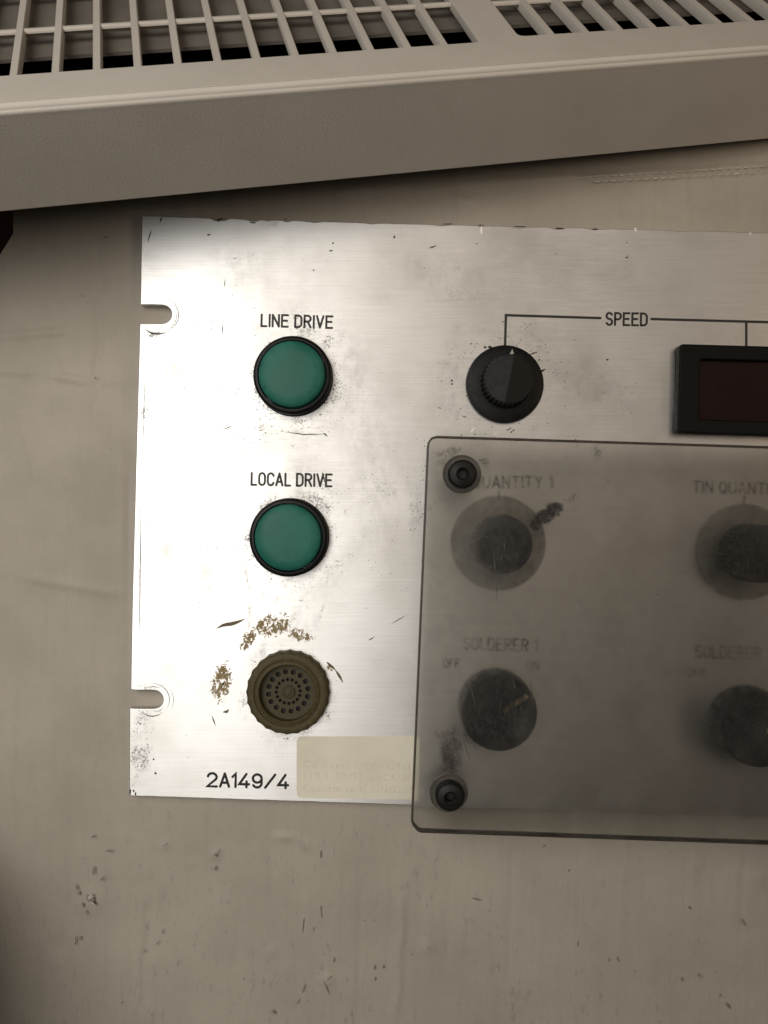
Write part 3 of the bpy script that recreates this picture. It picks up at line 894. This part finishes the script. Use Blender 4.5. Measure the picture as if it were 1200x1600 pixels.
# speed display: black frame round a dark red window
zb = ZP + .0055
fr = rounded([P(1062.5, 537, zb), P(1420, 547, zb), P(1418, 688, zb), P(1059, 675.5, zb)], S(7))
wn = rounded([P(1094, 561, zb), P(1388, 569, zb), P(1386, 664, zb), P(1092, 655, zb)], S(4))
disp = link("speed_display", solid("speed_display", [fr, wn], ZP, zb, .0006, 3, 40), M['bezel'], panel)
zs = ZP + .0030
sc = [P(1080, 550, zs), P(1400, 560, zs), P(1400, 674, zs), P(1080, 665, zs)]
link("display_window", solid("display_window", [[tuple(q[:2]) for q in sc]], ZP + .0004, zs, 0, 1, 0), M['screen'], disp)
fl = rounded([P(1054.5, 546, ZP + .001), P(1424, 550, ZP + .001), P(1422, 690, ZP + .001), P(1053, 671, ZP + .001)], S(5))
link("display_flange", solid("display_flange", [[tuple(q[:2]) for q in fl]], ZP, ZP + .0014, .0003, 2, 40), M['black'], disp)

# olive connector socket with two rings of contacts
zc_ = ZP + .0058
cc = P(448.8, 1084, zc_)
cl = (cc.x, cc.y, ZP)
rO, rI = S(66.2, zc_), S(44, zc_)
def scallop(a, r, z):
    if r > rO * .93 and z < .0050:
        return r - .00050 * abs(math.sin(a * 12 + .3)) ** .7
    return r
prof = [(rO, 0), (rO, .0042), (rO - .0003, .0049), (rO * .92, .0054), (rO * .835, .0056), (rO * .80, .0055), (rO * .785, .0049), (rO * .765, .0049), (rO * .75, .0054), (rI + .0004, .0058), (rI, .0054), (rI - .0001, .0012)]
sock = link("connector_socket", to_mesh(lathe(prof, 192, scallop, cap=False), "connector_socket", 35), M['olive'], panel, cl)
zi = .0020
holes = []
ro, ri = .0075, .00452
for i in range(16):
    a = 2 * math.pi * (i + .35) / 16
    holes.append(circle(ro * math.cos(a), ro * math.sin(a), .00097, 14))
    a = 2 * math.pi * (i + .15) / 16
    holes.append(circle(ri * math.cos(a), ri * math.sin(a), .00064, 12))
link("contact_insert", solid("contact_insert", [circle(0, 0, rI + .0001, 64)] + holes, .0006, zi, .00008, 1, 40), M['insert'], sock, cl)
link("contact_bores", solid("contact_bores", [circle(0, 0, rI - .0002, 48)], .0001, .0004, 0, 1, 0), M['hole'], sock, cl)
hub = lathe([(.0024, 0), (.0024, .0009), (.0022, .0011), (.0019, .0011), (.0017, .0008), (.0014, .0008), (.0012, .0011), (.0004, .0012)], 40)
link("contact_hub", to_mesh(hub, "contact_hub", 40), M['insert'], sock, (cl[0], cl[1], ZP + zi - .0001))

# paper sticker, running under the cover
zst = ZP + .00012
sp = rounded([P(463.5, 1151, zst), P(656, 1149.7, zst), P(653, 1249.5, zst), P(463.5, 1247, zst)], [S(9), S(3), S(3), S(9)])
stick = link("sticker", solid("sticker", [[tuple(q[:2]) for q in sp]], ZP + .00003, zst, 0, 1, 0), M['sticker'], panel)
for txt, x, y in (("C% Asset 1 CONSTITU", 473, 1199.5), ("119.1 TROT BACKUP", 473, 1217), ("Customise ti SINGLES A", 473, 1236)):
    fc = bpy.data.curves.new("txt", 'FONT')
    fc.body = txt; fc.size = S(15.5, zst); fc.space_character = 1.22
    fo = bpy.data.objects.new("txt", fc); COL.objects.link(fo)
    me = bpy.data.meshes.new_from_object(fo.evaluated_get(bpy.context.evaluated_depsgraph_get()))
    bpy.data.objects.remove(fo)
    me.name = "typing"
    p = P(x, y, zst)
    me.transform(Matrix.Rotation(R(-1.2), 4, 'Z'))
    me.materials.clear()
    me.transform(Matrix.Translation((p.x, p.y, zst + .00003)))
    link("typing", me, M['label_text'], stick)

# marks on the metal
def marks(name, items, mat, z=ZP + 3.2e-5):
    bm = bmesh.new()
    for it in items:
        if len(it) == 5:
            p = P(it[0], it[1], ZP); flake(bm, p.x, p.y, z + random.uniform(0, 4e-6), S(it[2], ZP), it[3], R(it[4]))
        else:
            pts = [P(x, y, ZP) for x, y in it[0]]
            n = 9 if len(it[0]) < 10 else 25
            q = []
            for i in range(n):
                t = i / (n - 1) * (len(pts) - 1); j = min(int(t), len(pts) - 2)
                v = pts[j].lerp(pts[j + 1], t - j)
                q.append((v.x + random.uniform(-1, 1) * S(.35), v.y + random.uniform(-1, 1) * S(.35)))
            ribbon(bm, q, S(it[1], ZP), z + random.uniform(0, 4e-6), cap=False, taper=True)
    link(name, flat_mesh(bm, name), M[mat], panel, kind='stuff')
def arcp(cx, cy, rx, ry, a0, a1):
    return [(cx + rx * math.cos(R(a0 + (a1 - a0) * i / 12)), cy - ry * math.sin(R(a0 + (a1 - a0) * i / 12))) for i in range(13)]
rm = []
for (xc, yc, sx, sy, n, r0, r1) in ((792, 601, 95, 90, 70, .5, 1.5), (505, 590, 30, 60, 70, .4, 1.3), (490, 838, 42, 60, 60, .4, 1.2), (660, 780, 18, 90, 45, .4, 1.2), (590, 800, 60, 200, 40, .4, .9),
                                    (380, 860, 25, 60, 30, .4, .9), (900, 600, 120, 70, 40, .4, 1.0), (350, 560, 90, 180, 50, .4, 1.0), (450, 670, 70, 20, 40, .4, 1.1), (560, 400, 280, 45, 16, .4, 1.0), (840, 690, 150, 12, 26, .5, 1.2), (300, 900, 80, 220, 30, .4, .9)):
    for i in range(n):
        rm.append((random.gauss(xc, sx * .5), random.gauss(yc, sy * .5), random.uniform(r0, r1) * random.uniform(.6, 1), random.uniform(1, 2.2), random.uniform(-40, 60)))
rm += [(706, 595, 1.6, 1.2, 0), (706, 600, 1.6, 1.2, 0), (758, 543, 2.2, 1.3, 0), (766, 542, 2.4, 1.2, 0), (949, 562, 1.6, 1.8, 10), (520, 380, 1.6, 1.4, 60), (517, 392, 1.3, 2.4, 0), (326, 367, 1.2, 3.6, 5), (348, 603, .9, 1, 0),
       (349, 1069, 1.8, 1.2, 40), (240, 1186, 1.6, 1.1, 0), (243, 1208, 1.8, 1.1, 0), (612, 1188, 1.6, 1.1, 0), (203.5, 1238, 1.5, 3.0, 85), (209, 1236, 1.2, 2.2, 80), (212, 1240, 1.2, 2.2, 85), (490, 422, 1.2, 1.6, 70), (616, 370, 1.6, 1.5, 60),
       (979, 379, 1.1, 1.1, 0), (981, 400, 1.0, 1, 0), (395, 348, 1.5, 5, -4), (343, 343, 1.6, 4, 25), (873, 357, 1.4, 6, -2), (930, 358, 1.4, 4, -2), (752, 352, 1.2, 4, 0), (700, 350, 1.0, 8, 0), (812, 354, 1.0, 10, -2)]
rm += [([(830, 585), (843, 581), (853, 577)], 4.2), ([(826, 555), (834, 552), (840, 550)], 2.2), ([(253, 338), (250, 348)], 2.2), ([(237, 358), (231, 378)], 1.8), ([(670, 388), (682, 384)], 2.0), ([(346, 672), (357, 668), (362, 665)], 1.5),
       ([(503, 737), (508, 755)], 2.2), ([(611, 975), (635, 961)], 1.3), ([(575, 1001), (585, 995)], 1.6), ([(350, 450), (352, 436)], 1.3), ([(348, 522), (347, 505)], 1.5), ([(730, 652), (722, 650)], 1.5), ([(800, 668), (790, 673)], 1.5),
       (arcp(249, 492, 30, 28, 75, -80), 1.2), (arcp(249, 492, 27, 26, 20, -60), .9), (arcp(247, 494, 29, 28, -60, -140), 2.4), (arcp(238, 1093, 27, 25, 100, -40), 1.1), (arcp(239, 1093, 23, 20, 120, 60), 1.0), (arcp(238, 1093, 25, 26, -50, -130), 1.6), (arcp(240, 1094, 31, 30, 40, -30), .7),
       ([(331, 1118), (337, 1134)], 2.0), ([(443, 675), (475, 679), (510, 678)], 1.6), ([(505, 676), (512, 682)], 2.2), ([(221, 760), (219, 900), (217, 1000)], 1.4), ([(226, 590), (224, 700)], 1.2)]
marks("specks", rm, 'fleck')
marks("brown_scrapes", [([(338, 982), (348, 977), (360, 975), (372, 972), (383, 967)], 6.0), ([(510, 1034), (516, 1040), (525, 1047)], 4.5), ([(524, 1047), (530, 1056), (536, 1066)], 4.0), ([(348, 1113), (354, 1112), (358, 1108)], 4)], 'umber')
marks("bright_scratches", [([(752.5, 352), (752, 367)], 2.6), ([(992, 356), (994, 362)], 3.4), ([(979, 402), (979.5, 403.5)], 3), ([(1172, 362), (1173, 368)], 2.6), ([(735, 676), (742, 668)], 2), ([(770, 680), (778, 676)], 2),
                           ([(236, 1110), (246, 1112), (256, 1106)], 3.2), ([(228, 512), (240, 518), (262, 514), (272, 500)], 2.6), ([(246, 470), (262, 473), (271, 484)], 2.4)], 'pale', ZP + 4.5e-5)

# clear cover on two visible bolts
za = ZA1
ac = rounded([P(677, 680, za), P(1760, 713, za), P(1735, 1345, za), P(650, 1302, za)], S(1), 2)
ac_px = [(683, 680.5), (1760, 714), (1735, 1340), (658, 1302.5), (652, 1300), (645, 1292), (642.5, 1285), (667.5, 697), (669, 690), (674, 683)]
pts = [tuple(P(x, y, za)[:2]) for x, y in ac_px]
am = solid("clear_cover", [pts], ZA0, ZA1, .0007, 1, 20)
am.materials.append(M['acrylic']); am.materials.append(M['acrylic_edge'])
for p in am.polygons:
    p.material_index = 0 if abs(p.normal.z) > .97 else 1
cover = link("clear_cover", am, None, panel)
def bolt_mesh():
    r, h = S(22.6, za + .005), .0048
    hexr = S(8.3, za + .005)
    bm = lathe([(r * .97, 0), (r, .0004), (r, h - .0010), (r - .0003, h - .0004), (r - .0009, h), (hexr * 1.35, h), (hexr * 1.22, h + .00012), (hexr * 1.1, h - .0001)], 48, cap=False)
    vs = [v for v in bm.verts if abs(v.co.z - (h - .0001)) < 1e-7]
    lo = [bm.verts.new((hexr * math.cos(R(60 * i)), hexr * math.sin(R(60 * i)), h - .0004)) for i in range(6)]
    bt = [bm.verts.new((hexr * .97 * math.cos(R(60 * i)), hexr * .97 * math.sin(R(60 * i)), h - .0030)) for i in range(6)]
    for i in range(6):
        j = (i + 1) % 6
        bm.faces.new((lo[i], lo[j], bt[j], bt[i]))
        for k in range(8):
            a, b = vs[(i * 8 + k) % 48], vs[(i * 8 + k + 1) % 48]
            if k < 4: bm.faces.new((a, b, lo[i]))
            else: bm.faces.new((a, b, lo[j]))
        bm.faces.new((vs[(i * 8 + 4) % 48], lo[j], lo[i]))
    bm.faces.new(bt)
    return to_mesh(bm, "bolt", 35)
def washer_mesh():
    r = S(30, za)
    bm = lathe([(r, -.0001), (r, .0004), (r - .0003, .0006), (r - .0008, .0004), (r * .80, .00035), (r * .5, .00035)], 56, cap=False)
    return to_mesh(bm, "washer", 40)
bmesh_bolt, bmesh_wash = bolt_mesh(), washer_mesh()
for (bx, by, wx, wy) in ((723, 740.5, 721.5, 741), (703.5, 1246.5, 701, 1238)):
    b, w = P(bx, by, za + .005), P(wx, wy, za)
    wo = link("washer", bmesh_wash, M['washer'], cover, (w.x, w.y, za))
    link("bolt", bmesh_bolt, M['steel'], cover, (b.x, b.y, za + .0003))
bm = bmesh.new()
for pts_ in ([(771, 858), (773, 880), (776, 903)], [(775, 905), (777, 940)], [(722, 1150), (735, 1190)], [(735, 1070), (742, 1100)], [(1150, 880), (1156, 884)], [(860, 792), (866, 792)], [(800, 1060), (806, 1078)], [(828, 1060), (834, 1110)]):
    a = [P(x, y, za) for x, y in pts_]
    q = []
    for i in range(7):
        t = i / 6 * (len(a) - 1); j = min(int(t), len(a) - 2)
        v = a[j].lerp(a[j + 1], t - j); q.append((v.x, v.y))
    ribbon(bm, q, S(1.2, za), za + 2e-5, cap=False, taper=True)
link("cover_scratches", flat_mesh(bm, "cover_scratches"), M['washer'], cover, kind='stuff')
